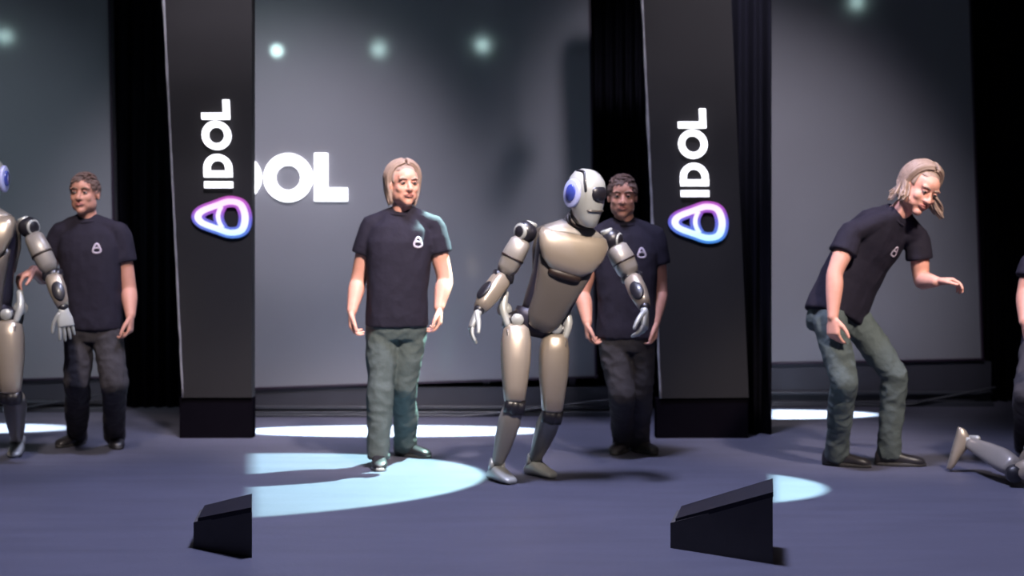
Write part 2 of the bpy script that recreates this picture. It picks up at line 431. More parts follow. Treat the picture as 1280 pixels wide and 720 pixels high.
def banner(label, quad, Y, em, txt_off):
    """quad: bl, br, tr, tl in picture pixels at depth Y"""
    bl, br, tr, tl = [W(x, y, Y) for x, y in quad]
    k = 3.9
    tr = br + (tr - br) * ((k - br.z) / (tr.z - br.z)); tl = bl + (tl - bl) * ((k - bl.z) / (tl.z - bl.z))
    D = V((0, 0.12, 0))
    t = thing('logo_banner', label, 'banner', ((bl.x + br.x) / 2, Y, 0))
    b = MB(); b.hexa([bl, br, tr, tl], [bl + D, br + D, tr + D, tl + D])
    obj('panel', b, M['banner'], t, smooth=False)
    # crinkled pale edging strip down the left edge
    e = MB(); n = 46; rg = []
    for i in range(n + 1):
        s_ = i / n; p = bl.lerp(tl, s_)
        wv = 0.006 + 0.011 * abs(noise.noise(V((i * 0.37, quad[0][0] * .1, 0))))
        p = p + V((0.004 * noise.noise(V((i * 0.9, 5, 0))), 0, 0))
        rg.append([p + V((-wv, -0.012, 0)), p + V((wv * .6, -0.014, 0)), p + V((wv * .6, 0.02, 0)), p + V((-wv, 0.02, 0))])
    e.rings(rg)
    obj('edging_strip', e, M['banner_edge'], t)
    # base box standing on the floor
    lx = bl.x - 0.03
    q = MB(); q.box(((lx + br.x) / 2, Y + 0.085, bl.z / 2), ((br.x - lx) / 2, 0.065, bl.z / 2)); 
    obj('base', q, M['base'], t, smooth=False, bevel=0.004)
    # emblem and letters, reading upwards
    cx, cy = em
    tilt = math.radians(2.4)
    s = 70.0
    ux, uy = -math.cos(tilt), -math.sin(tilt) * 0.0
    def tf(x, y, d, s=s):                     # letter-up is picture-left, letter-right is picture-up
        px = cx - y * s - (x * s) * math.tan(tilt); py = cy - x * s * 0.83
        return W(px, py, Y) - V((0, d, 0))
    h = MB(); ribbon_solid(h, LOOP, .235, True, tf, 0.004, 0.02); ribbon_solid(h, BAR, .18, False, tf, 0.004, 0.02)
    base = W(cx, cy, Y)
    o = obj('emblem_halo', h, gm_halo, t, smooth=False, label='magenta to blue lit rim of the looped emblem')
    h = MB(); ribbon_solid(h, LOOP, .125, True, tf, 0.02, 0.024); ribbon_solid(h, BAR, .075, False, tf, 0.02, 0.03)
    o = obj('emblem', h, gm_core, t, smooth=False, label='lit looped triangular emblem, pink white to pale cyan')
    # letters
    y_start, hgt, basex = txt_off
    yy = y_start
    for ch, adv in (('I', 5.5), ('D', 5.5), ('O', 2.0), ('L', 0)):
        b = MB()
        def tg(x, y, d, yy=yy):
            py = yy - x * hgt; px = basex - y * hgt - (y_start - py) * math.tan(tilt)
            return W(px, py, Y) - V((0, d, 0))
        a = glyph(b, ch, tg, 0.0, 0.03, 1.0, .225)
        obj('letter', b, M['letter'], t, smooth=False, label='lit white letter ' + ch + ' turned sideways')
        yy -= a * hgt + adv
    return t
zA = W(0, 272, 10.5).z
gm_core = gradient_emitter('emblem_core', [(0, (0.45, 0.9, 1.0)), (.45, (0.9, 0.85, 1.0)), (1, (1.0, 0.55, 0.9))], 1.2, zA - .17, zA + .17)
gm_halo = gradient_emitter('emblem_halo', [(0, (0.03, 0.30, 1.0)), (.45, (0.16, 0.14, 0.9)), (.6, (0.42, 0.08, 0.75)), (1, (0.85, 0.08, 0.65))], 0.75, zA - .17, zA + .17)
YB = 10.5
banA = banner('tall dark logo banner at left, beside the black curtain', [(229, 497), (315, 497), (315, 0), (205, 0)], YB, (277, 271.5), (235, 35, 291.5))
banB = banner('tall dark logo banner right of the robot and the dark-clothed man', [(826, 498), (936, 497), (914, 0), (803, 0)], YB, (872, 278), (246, 35, 886))

def ramp(label, fl, fr, bl, br, zl, zr):
    """fl fr bl br: ground points of the ramp footprint (front left ...)"""
    t = thing('stage_ramp', label, 'ramp', (fl + fr) / 2)
    def up(p, z): return V((p.x, p.y, z))
    b = MB(); th = 0.02
    b.hexa([fl, fr, br, bl], [up(fl, zl - th), up(fr, zr - th), up(br, zr - th), up(bl, zl - th)])
    obj('side_panel', b, M['ramp'], t, smooth=False)
    d = MB(); o = V((0.0, -0.012, 0)); o2 = V((0.02, 0, 0))
    d.hexa([up(fl + o + o2, zl - th), up(fr + o, zr - th), up(br, zr - th), up(bl + o2, zl - th)], [up(fl + o + o2, zl), up(fr + o, zr), up(br, zr), up(bl + o2, zl)])
    obj('deck', d, M['ramp_deck'], t, smooth=False)
    return t
def radial(px, Y): return V(((px - 640) * Y / F_PX, Y, 0))
ramp('small black wedge ramp on the floor below the left logo banner', FL(242, 684), radial(315, 6.24), FL(250, 667), radial(315, 6.6), .125, .206)
ramp('larger black wedge ramp on the floor at the right foreground, below the right banner', FL(838, 685), radial(966, 6.11), FL(846, 668), radial(966, 6.48), .125, .288)

# ------------------------------------------------------------------ people
def frame_along(t, r):
    t = t.normalized(); r = (r - t * r.dot(t)).normalized(); return r, t.cross(r) * -1.0

def hand(mb, w, d, pn, tv, curl=0.35, s=1.0, spread=0.0):
    d = d.normalized(); tv = (tv - d * tv.dot(d)).normalized(); pn = (pn - d * pn.dot(d) - tv * pn.dot(tv)).normalized()
    secs = [(-.015, .024, .020), (.012, .028, .019), (.045, .040, .017), (.085, .043, .014), (.093, .040, .011)]
    mb.loft([(w + d * a * s, tv, pn, hw * s, hd * s, hd * s, 2.6) for a, hw, hd in secs], 16)
    for k, (off, L) in enumerate(((.031, .074), (.0105, .083), (-.0105, .077), (-.030, .060))):
        p = w + d * .082 * s + tv * off * s
        ang = 0.12 + 0.05 * k; pts = [p]; side = tv * off * (2.0 + spread * 6)
        for fr in (.45, .30, .25):
            ang += curl * (1 + 0.12 * k)
            dd = (d * math.cos(ang) + pn * math.sin(ang) + side).normalized()
            p = p + dd * L * fr * s; pts.append(p)
        mb.tube(pts, [.0098 * s, .0092 * s, .0085 * s, .0072 * s], 8, 2)
    p = w + d * .022 * s + tv * .026 * s; pts = [p]
    for a, L in ((.75, .045), (.45, .032), (.25, .026)):
        dd = (d * math.cos(a) + tv * math.sin(a) * .9 + pn * .35).normalized(); p = p + dd * L * s; pts.append(p)
    mb.tube(pts, [.015 * s, .0125 * s, .0105 * s, .0085 * s], 8, 2)

def head_axes(F, U):
    F = F.normalized(); U = (U - F * U.dot(F)).normalized(); return F.cross(U), F, U

def head_solid(mb, c, R, F, U, s=1.0):
    def L(x, y, z): return c + (R * x + F * y + U * z) * s
    ax = (R, F, U)
    def E(x, y, z, a, b, d, n=16): mb.ell(L(x, y, z), (a * s, b * s, d * s), ax, n, 10)
    E(0, -.012, .030, .077, .096, .086, 22)
    E(0, .021, -.030, .067, .074, .084)
    E(0, .040, .045, .058, .056, .050)
    E(0, .066, -.094, .027, .030, .024)
    E(0, .035, -.075, .050, .048, .035)
    mb.tube([L(0, .084, .018), L(0, .101, -.006), L(0, .111, -.024)], [.008 * s, .010 * s, .0135 * s], 10, 3)
    for q in (-1, 1):
        E(q * .011, .098, -.028, .010, .010, .008, 10)
        E(q * .038, .060, -.022, .025, .025, .026)
        E(q * .030, .050, -.058, .026, .028, .032)
        E(q * .034, .079, .033, .026, .012, .009, 12)
        E(q * .048, .012, -.055, .021, .052, .042)
        E(q * .079, -.008, -.006, .008, .019, .031, 12)
    E(0, .082, -.055, .030, .014, .018, 12)
    return L

def hair_long(c, R, F, U, s, grav, sway=V((0, 0, 0)), length=.11, n=170, wild=0.0, back_sway=V((0, 0, 0))):
    mb = MB(); rnd = random.Random(3)
    def L(x, y, z): return c + (R * x + F * y + U * z) * s
    # scalp cap
    cap_shell(mb, c, R, F, U, s, 1.025, lambda y: .075 if y > .028 else (.015 if y > -.01 else -.055))
    for i in range(n):
        q = 1 if i % 2 else -1
        y0 = rnd.uniform(-.085, .036)
        x0 = .008 * q + rnd.uniform(-.004, .004)
        pts, rad = [], []
        hk = rnd.uniform(1.08, 1.26); ang_end = rnd.uniform(1.65, 1.9)
        yb = -.012
        prof = math.sqrt(max(0.05, 1 - ((y0 - yb) / .105) ** 2))
        back = -0.03 * max(0, y0) / .06
        for k in range(5):
            a = 0.1 + (ang_end - .1) * k / 4
            pts.append(L(q * .080 * prof * hk * math.sin(a) + x0 * (1 - k / 4), y0 + (back - .02) * k / 4, .030 + .090 * prof * hk * math.cos(a)))
            rad.append(.009)
        p = pts[-1]; ll = length * rnd.uniform(.75, 1.1)
        for k in (1, 2, 3):
            p = p + (grav * (ll / 3) + sway * (ll / 3) * k / 2 + R * ((-.004 + .011 * wild) * q * k) + V((rnd.uniform(-1, 1), rnd.uniform(-1, 1), wild * rnd.uniform(-.5, 1))) * (.004 + .007 * wild))
            pts.append(p); rad.append((.0075, .007, .006, .003)[k] * s)
        mb.tube(pts, rad, 6, 2)
    for i in range(60):                       # back curtain of hair
        a = rnd.uniform(-1.2, 1.2); pts = []; rad = []
        hk = rnd.uniform(1.04, 1.12)
        for k in range(5):
            e = 1.3 - 1.6 * k / 4
            pts.append(L(.079 * hk * math.cos(e) * math.sin(a), -.012 - .098 * hk * math.cos(e) * math.cos(a), .030 + .088 * hk * math.sin(e))); rad.append(.008 * s)
        p = pts[-1]; ll = length * rnd.uniform(.7, 1.0)
        for k in (1, 2, 3): p = p + grav * (ll / 3) + (sway + back_sway) * (ll / 3) * k / 2 + V((rnd.uniform(-1, 1), rnd.uniform(-1, 1), rnd.uniform(-.5, 1))) * .008 * wild; pts.append(p); rad.append((0, .008, .006, .003)[k] * s)
        mb.tube(pts, rad, 6, 2)
    return mb

def cap_shell(mb, c, R, F, U, s, k, thr, nu=40, nv=24):
    def P(u, v, kk):
        a = 2 * PI * u / nu; t = PI * .72 * v / nv
        return (.077 * kk * math.sin(t) * math.cos(a), -.012 + .096 * kk * math.sin(t) * math.sin(a), .030 + .087 * kk * math.cos(t))
    idx = {}
    def vid(u, v, o):
        u %= nu
        if v == 0: u = 0
        key = (u, v, o)
        if key not in idx:
            x, y, z = P(u, v, k if o else .93)
            if o:
                w = 1 + .02 * noise.noise(V((x, y, z)) * 60)
                x, y, z = x * w, y * w, z * w
            idx[key] = len(mb.v); mb.v.append(c + (R * x + F * y + U * z) * s)
        return idx[key]
    keep = set()
    for v in range(nv):
        for u in range(nu):
            x, y, z = P(u + .5, v + .5, 1)
            if z > thr(y): keep.add((u, v))
    for (u, v) in keep:
        q = [(u, v), (u + 1, v), (u + 1, v + 1), (u, v + 1)]
        o = []
        for a in q:
            i = vid(*a, 1)
            if i not in o: o.append(i)
        mb.f.append(tuple(o[::-1]))
        for (du, dv, e0, e1) in ((0, -1, 0, 1), (1, 0, 1, 2), (0, 1, 2, 3), (-1, 0, 3, 0)):
            nb = ((u + du) % nu, v + dv)
            if v + dv >= 0 and nb not in keep:
                mb.f.append((vid(*q[e0], 1), vid(*q[e1], 1), vid(*q[e1], 0), vid(*q[e0], 0)))

def hair_short(c, R, F, U, s, n=420):
    mb = MB(); rnd = random.Random(5)
    def thr(y): return .058 if y > .05 else (.030 if y > .01 else (.0 if y > -.04 else -.055))
    cap_shell(mb, c, R, F, U, s, 1.045, thr)
    for i in range(n):
        a = rnd.uniform(0, 2 * PI); t = math.acos(rnd.uniform(-.3, 1))
        x, y, z = .077 * math.sin(t) * math.cos(a), .096 * math.sin(t) * math.sin(a), .087 * math.cos(t)
        if z + .030 < thr(y - .012) + .006: continue
        nn = V((x / .077 ** 2, y / .096 ** 2, z / .087 ** 2)).normalized()
        flow = V((.35 + rnd.uniform(-.3, .3), .7 if z > .05 else -.2, -.5 if z < .05 else .1)); flow = (flow - nn * flow.dot(nn)).normalized()
        p0 = V((x, y - .012, z + .030)); ln = .034 if z > .05 else .018
        pts = [p0 * 1.01 + nn * .002, p0 + nn * (.010 if z > .05 else .006) + flow * ln * .5, p0 + nn * (.010 if z > .05 else .005) + flow * ln]
        mb.tube([c + (R * p.x + F * p.y + U * p.z) * s for p in pts], [.006 * s, .0055 * s, .0025 * s], 5, 2)
    return mb

def fold(amp, fx, fz, seed):
    def fn(p):
        q = V((p.x * fx + seed, p.y * fx, p.z * fz))
        a = noise.noise(q) ; b = noise.noise(q * 2.3 + V((9, 2, seed)))
        return amp * (a + .5 * (1 - abs(b) * 2))
    return fn

def man(name, label, J, look, hair, skin, trousers, s=1.0, fold_seed=1.0, hair_kw=None, belt=True, shoe_pale=False, girth=1.0):
    """J: world joints; image-left limb keys end in l, image-right in r"""
    base = V(((J['ankl'].x + J['ankr'].x) / 2, (J['ankl'].y + J['ankr'].y) / 2, 0))
    t = thing(name, label, 'person', base)
    hip_r = (J['hipr'] - J['hipl']).normalized(); sh_r = (J['shr'] - J['shl']).normalized()
    P0, P1, P2 = J['pelvis'], J.get('mid', (J['pelvis'] + J['neck']) / 2), J['neck']
    def spine(f):
        a, b, c = P0, P1, P2
        f2 = f
        l0 = (1 - 2 * f2) * (1 - f2); l1 = 4 * f2 * (1 - f2); l2 = f2 * (2 * f2 - 1)
        return a * l0 + b * l1 + c * l2
    def sec(f, w, df, db, e=2.4):
        tt = (spine(f + .02) - spine(f - .02)).normalized()
        r = hip_r.lerp(sh_r, min(1, max(0, f))); r = (r - tt * r.dot(tt)).normalized()
        fr = r.cross(tt) * -1
        return (spine(f), r, tt.cross(r), w * s, df * s, db * s, e)
    # which way is front: tt x r ; with r pointing picture-right and tt up this faces away (+Y) so swap
    def sec2(f, w, df, db, e=2.4):
        c, r, fr, w_, a, b, e = sec(f, w, df, db, e)
        return (c, r, -fr if fr.dot(J['front']) < 0 else fr, w_, a, b, e)
    g = girth
    tors = [(-.08, .150, .105, .115), (.0, .158 * g, .105 * g, .115), (.25, .150 * g, .105 * g, .10), (.5, .165, .110, .105), (.72, .172, .110, .108), (.86, .165, .090, .095), (.94, .110, .068, .078), (1.0, .062, .055, .062)]
    body = MB()
    body.loft([sec2(*q) for q in tors])
    hc = J['head']; R, F, U = head_axes(*look); hs = J.get('hs', 1.06)
    neck_top = hc + U * -.06 * s + F * -.012 * s
    body.tube([J['neck'] - (J['neck'] - P1).normalized() * .05, J['neck'], neck_top], [.066 * s, .060 * s, .056 * s], 16, 4)
    head_solid(body, hc, R, F, U, hs)
    for q in 'lr':
        sh, el, wr = J['sh' + q], J['el' + q], J['wr' + q]
        body.tube([sh, sh.lerp(el, .5), el, el.lerp(wr, .3), wr], [.056 * s, .055 * s, .047 * s, .050 * s, .032 * s], 16, 5)
        hd = J['hd' + q]
        hand(body, wr, hd[0], hd[1], hd[2], J.get('curl' + q, .35), s * 1.12)
        hp, kn, an = J['hip' + q], J['kn' + q], J['ank' + q]
        body.tube([hp, hp.lerp(kn, .5), kn], [.076 * s, .064 * s, .048 * s], 16, 4); body.tube([kn, kn.lerp(an, .5), an], [.048 * s, .048 * s, .034 * s], 16, 4)
        body.ell(an + J['toe' + q] * .06 * s + V((0, 0, -.045 * s)), (.03 * s, .09 * s, .025 * s), (J['toe' + q].cross(V((0, 0, 1))), J['toe' + q], V((0, 0, 1))))
    bo = obj('body', remeshed(body, .006, 4), skin, t)
    # face
    def L(x, y, z): return hc + (R * x + F * y + U * z) * hs
    for q in (-1, 1):
        e = MB(); e.ell(L(q * .031, .0815, .010), (.013 * hs, .010 * hs, .0085 * hs), (R, F, U), 12, 8); eo = obj('eye', e, M['eye'], bo)
        e = MB(); e.ell(L(q * .031, .0895, .009), (.0062 * hs, .004 * hs, .0062 * hs), (R, F, U), 10, 6); obj('iris', e, M['iris'], bo)
        e = MB(); e.tube([L(q * .014, .0915, .030), L(q * .033, .0915, .036), L(q * .053, .078, .029)], [.0045 * hs, .0055 * hs, .003 * hs], 8, 3); obj('eyebrow', e, M['brow'] if hair != 'long' else M['hair_grey'], bo)
        e = MB(); e.tube([L(q * .018, .087, .015), L(q * .031, .0925, .0185), L(q * .045, .083, .014)], [.003 * hs, .0035 * hs, .003 * hs], 6, 3); obj('eyelid', e, skin, bo)
    e = MB(); e.tube([L(-.024, .091, -.056), L(-.010, .0985, -.0525), L(0, .0985, -.0540), L(.010, .0985, -.0525), L(.024, .091, -.056)], [.002 * hs, .0048 * hs, .0045 * hs, .0048 * hs, .002 * hs], 8, 3)
    e.tube([L(-.020, .092, -.0595), L(0, .0985, -.0635), L(.020, .092, -.0595)], [.003 * hs, .006 * hs, .003 * hs], 8, 3)
    obj('lips', e, M['lip'], bo)
    if hair == 'long': obj('hair', hair_long(hc, R, F, U, hs, **(hair_kw or {})), M['hair_grey'], t)
    else: obj('hair', hair_short(hc, R, F, U, hs), M['hair_dark'], t)
    # t-shirt
    sb = MB()
    shirt = [(-.10, .180 * g, .132 * g, .135), (.0, .178 * g, .135 * g, .135), (.25, .174 * g, .132 * g, .124), (.5, .188, .134, .128), (.70, .196, .132, .130), (.84, .176, .110, .116), (.92, .124, .086, .096), (.985, .083, .070, .078)]
    sb.loft([sec2(*q, 2.5) for q in shirt], 30)
    hems = []
    for q in 'lr':
        sh, el = J['sh' + q], J['el' + q]
        hem = sh.lerp(el, J.get('sleeve', .52)); inn = sh.lerp(spine(.84), .35)
        sb.tube([inn, sh, sh.lerp(hem, .5)], [.060 * s, .066 * s, .076 * s], 16, 4)
        sb.tube([spine(.985), spine(.985).lerp(sh, .5) + (spine(1) - spine(.9)).normalized() * .006, sh], [.062 * s, .058 * s, .060 * s], 14, 4)
        d = (hem - sh).normalized()
        sb.tube([sh.lerp(hem, .4), hem], [.076 * s, .080 * s], 16, 4, cap=False)
        hems.append((hem, d))
    sm = remeshed(sb, .0085, 5, fold(.0075, 5.5, 3.2, fold_seed))
    so = obj('t_shirt', sm, M['shirt'], t)
    cb = MB()
    c, r, fr, *_ = sec2(.975, 1, 1, 1); up = (spine(1) - spine(.93)).normalized()
    rg = [c + r * math.cos(2 * PI * k / 28) * .080 * s + fr * (math.sin(2 * PI * k / 28) * .072 * s) + up * (.004 - .010 * math.sin(2 * PI * k / 28)) for k in range(29)]
    cb.tube(rg, [.009 * s] * 29, 8, 1, cap=False)
    obj('collar', cb, M['shirt'], so)
    # emblem print on the chest
    bvh = BVHTree.FromPolygons([tuple(p) for p in sm.v], sm.f)
    fc, fr_, ff, *_ = sec2(.70, 1, 1, 1); fu = (spine(.75) - spine(.65)).normalized()
    cen = fc + fr_ * J.get('print_x', .095) * s + fu * J.get('print_u', .0)
    eb = MB(); es = .068 * s
    def tf(x, y, d):
        p = cen + fr_ * x * es + fu * y * es
        hit = bvh.ray_cast(p + ff * .4, -ff)
        z = hit[0] if hit[0] is not None else p + ff * .12
        return z + ff * (.0015 + d)
    ribbon_solid(eb, LOOP[::2], .17, True, tf, 0.0, 0.0015); ribbon_solid(eb, BAR[::3], .14, False, tf, 0.0, 0.0015)
    obj('emblem', eb, M['print'], so, label='small pale looped emblem printed on the chest')
    # trousers
    tb = MB()
    up = (spine(.1) - spine(0)).normalized()
    tb.loft([sec2(f, w_, a, b_) for f, w_, a, b_ in ((.10, .160 * g, .115 * g, .118), (-.02, .168 * g, .118 * g, .124), (-.14, .170, .112, .124), (-.22, .150, .10, .115))], 26)
    for q in 'lr':
        hp, kn, an = J['hip' + q], J['kn' + q], J['ank' + q]
        cuff = an + (kn - an).normalized() * .0
        tb.tube([hp, hp.lerp(kn, .5), kn], [.094 * s, .086 * s, .076 * s], 18, 5)
        tb.tube([kn, kn.lerp(an, .5), cuff + V((0, 0, -.03))], [.076 * s, .069 * s, .064 * s], 18, 5, cap=False)
    tm = remeshed(tb, .0085, 4, fold(.012, 7, 6.5, fold_seed + 3))
    obj('trousers', tm, trousers, t)
    # shoes
    for q in 'lr':
        an, d = J['ank' + q], J['toe' + q]
        z0 = J.get('shz' + q, 0.0)
        sd = d.cross(V((0, 0, 1))); g0 = V((an.x, an.y, z0))
        prof = [(-.085, .020, .058), (-.075, .032, .085), (-.03, .037, .098), (.02, .038, .090), (.08, .043, .066), (.13, .047, .055), (.17, .043, .047), (.195, .028, .034), (.203, .012, .022)]
        b = MB(); b.loft([(g0 + d * x * s + V((0, 0, .018 + h * .5 - .01)), sd, V((0, 0, 1)), w_ * s, h * .5, h * .5, 2.6) for x, w_, h in prof], 18)
        so_ = obj('shoe', b, M['shoe'], t)
        b = MB(); rg = []
        for z in (0.001, .004, .020, .022):
            ring = []
            for k in range(24):
                a = 2 * PI * k / 24; kk = 1.0 if z not in (0.001, .022) else .93
                ca, sa = math.cos(a), math.sin(a)
                ring.append(g0 + d * (.06 + .150 * ca * kk) * s + sd * math.copysign(abs(sa) ** .8, sa) * (.043 + .006 * ca) * kk * s + V((0, 0, z)))
            rg.append(ring)
        b.rings(rg); obj('sole', b, M['sole_pale'] if shoe_pale and q == 'l' else M['sole'], so_)
    return t

def joints(Y0, d):
    out = {}
    for k, v in d.items():
        if isinstance(v, tuple) and len(v) in (2, 3) and k[:3] not in ('toe', 'ank', 'hdl', 'hdr') and k not in ('front',):
            dy = v[2] if len(v) == 3 else 0
            out[k] = W(v[0], v[1], Y0 + dy)
        else: out[k] = v
    return out
def ground(px, py, z=.085):                    # ankle above the floor point seen at (px, py)
    p = FL(px, py); p.z = z; return p
def direc(deg, z=0): return V((math.cos(math.radians(deg)), math.sin(math.radians(deg)), z))

X, Yv, Z = V((1, 0, 0)), V((0, 1, 0)), V((0, 0, 1))
# long-haired man, middle of the stage
J = joints(9.05, dict(head=(505, 231, -.04), neck=(502, 266), pelvis=(496, 394), mid=(498, 330, -.01), shl=(465, 282, 0), shr=(541, 281, .02),
    ell=(448, 350, .04), elr=(556, 349, .04), wrl=(440, 388, -.04), wrr=(549, 384, -.04), hipl=(478, 408), hipr=(514, 408, .03), knl=(476, 483, -.04), knr=(505, 480, .06)))
J.update(front=-Yv, ankl=ground(473, 584), ankr=ground(507, 570), toel=direc(-82), toer=direc(-40),
    hdl=(V((-.03, -.05, -1)), X, -Yv), hdr=(V((.03, -.05, -1)), -X, -Yv), curll=.42, curlr=.42, print_x=.105, print_u=.01)
man('person', 'person with ash hair, black T-shirt and grey jeans, standing upright before the wide screen', J, (V((.42, -1, -.05)), Z), 'long', M['skin'], M['jeans'],
    hair_kw=dict(grav=V((0, 0, -1)), length=.115), fold_seed=1.0, girth=1.02, shoe_pale=True)

# dark-clothed man behind the middle robot
J = joints(9.35, dict(head=(778, 246, -.03), neck=(781, 279), pelvis=(783, 408), mid=(783, 343, -.01), shl=(748, 294), shr=(818, 294),
    ell=(728, 366, .04), elr=(825, 364, .04), wrl=(734, 402, -.06), wrr=(819, 402, -.05), hipl=(766, 420), hipr=(800, 420), knl=(777, 492, -.04), knr=(800, 490, .06)))
J.update(front=-Yv, ankl=ground(785, 566), ankr=ground(799, 565), toel=direc(-110), toer=direc(-65),
    hdl=(V((.05, -.05, -1)), X, -Yv), hdr=(V((-.02, -.05, -1)), -X, -Yv), curll=.5, curlr=.5, print_x=.085, print_u=.0)
J['ankl'].x -= .03; J['ankl'].y += .05
man('person', 'person with short dark hair in black clothes, half hidden behind the leaning robot', J, (V((-.05, -1, -.12)), Z), 'short', M['skin2'], M['dark_jeans'], fold_seed=4.0)

# dark-clothed man at left
J = joints(9.55, dict(head=(106, 243, -.03), neck=(110, 275), pelvis=(116, 398), mid=(114, 337, -.01), shl=(77, 290), shr=(148, 290),
    ell=(56, 345, .06), elr=(161, 361, .04), wrl=(42, 338, -.20), wrr=(163, 394, -.05), hipl=(99, 412), hipr=(133, 412), knl=(97, 478, -.02), knr=(143, 478, -.06)))
J.update(front=-Yv, ankl=ground(96, 556), ankr=ground(143, 558), toel=direc(-110), toer=direc(-68),
    hdl=(V((-.6, -.6, -.4)), V((0, 0, -1)), V((.6, -.6, 0))), hdr=(V((0, -.05, -1)), -X, -Yv), curll=.45, curlr=.45, print_x=.075, print_u=.0)
man('person', 'person with short dark hair in black clothes at left, standing apart with legs spread', J, (V((-.08, -1, -.02)), Z), 'short', M['skin2'], M['dark_jeans'], fold_seed=8.0)

# long-haired man bending forward at right
J = joints(8.95, dict(head=(1150, 236, -.12), neck=(1123, 267, -.04), pelvis=(1046, 384, .05), mid=(1076, 322, .05), shl=(1064, 291, -.15), shr=(1147, 297, .04),
    ell=(1044, 340, -.20), elr=(1152, 350, .04), wrl=(1041, 396, -.24), wrr=(1170, 352, -.12), hipl=(1038, 402, -.09), hipr=(1070, 400, .09), knl=(1055, 478, -.16), knr=(1118, 468, .02)))
J.update(front=V((.75, -.5, -.45)), ankl=ground(1046, 582), ankr=ground(1112, 582), toel=direc(-30), toer=direc(-12),
    hdl=(V((.02, -.05, -1)), V((.8, .6, 0)), V((.6, -.8, 0))), hdr=(V((1, -.3, .05)), V((0, 0, -1)), V((-.2, -.9, .2))), curll=.35, curlr=.4, print_x=.06, print_u=.02, hs=1.16)
man('person', 'person with grey hair in black T-shirt and grey jeans, bending forward at right', J, (V((.30, -.95, -.48)), V((.42, -.15, 1))), 'long', M['skin'], M['jeans'],
    hair_kw=dict(grav=V((-.02, 0, -1)), sway=V((.14, -.02, 0)), length=.13, wild=1.0, back_sway=V((-.75, .1, 0))), fold_seed=12.0, girth=1.12)

# dark-clothed man at the right edge, mostly outside the frame
J = joints(8.7, dict(head=(1335, 285, -.25), neck=(1328, 312, -.12), pelvis=(1318, 425, .1), mid=(1322, 368, .03), shl=(1293, 328, -.1), shr=(1365, 328, -.1),
    ell=(1282, 365, -.12), elr=(1382, 400, -.1), wrl=(1281, 402, -.25), wrr=(1372, 440, -.35), hipl=(1297, 438, .1), hipr=(1336, 438, .1), knl=(1284, 492, -.08), knr=(1352, 500, -.05)))
J.update(front=-Yv, ankl=ground(1282, 566), ankr=ground(1350, 584), toel=direc(-70), toer=direc(-60),
    hdl=(V((.1, -.3, -1)), X, -Yv), hdr=(V((0, -.5, -1)), -X, -Yv), curll=.4, curlr=.4)
man('person', 'person in black clothes cut off by the right edge, beside the fallen robot', J, (V((-.1, -1, -.5)), Z), 'short', M['skin2'], M['dark_jeans'], fold_seed=15.0)

# ------------------------------------------------------------------ robots
def seg(mb, p0, p1, front, prof, n=20, e=3.0):
    """shell between two joints: prof = (t along, half width, depth front, depth back, forward offset)"""
    ax = (p1 - p0); tt = ax.normalized(); f = (front - tt * front.dot(tt)).normalized(); r = tt.cross(f)
    mb.loft([(p0 + ax * t_ + f * off, r, f, hw, df, db, e) for t_, hw, df, db, off in prof], n)
    return r, f, tt

def disc(mb, c, axis, r, h, n=24, r2=None, ref=None):
    axis = axis.normalized(); ref = ref or (Z if abs(axis.z) < .9 else X)
    a = (ref - axis * ref.dot(axis)).normalized(); b = axis.cross(a); r2 = r2 or r
    rg = []
    for k, d in ((.90, -h), (1, -h * .7), (1, h * .7), (.90, h)):
        rg.append([c + axis * d + a * r * k * math.cos(2 * PI * i / n) + b * r2 * k * math.sin(2 * PI * i / n) for i in range(n)])
    mb.rings(rg)

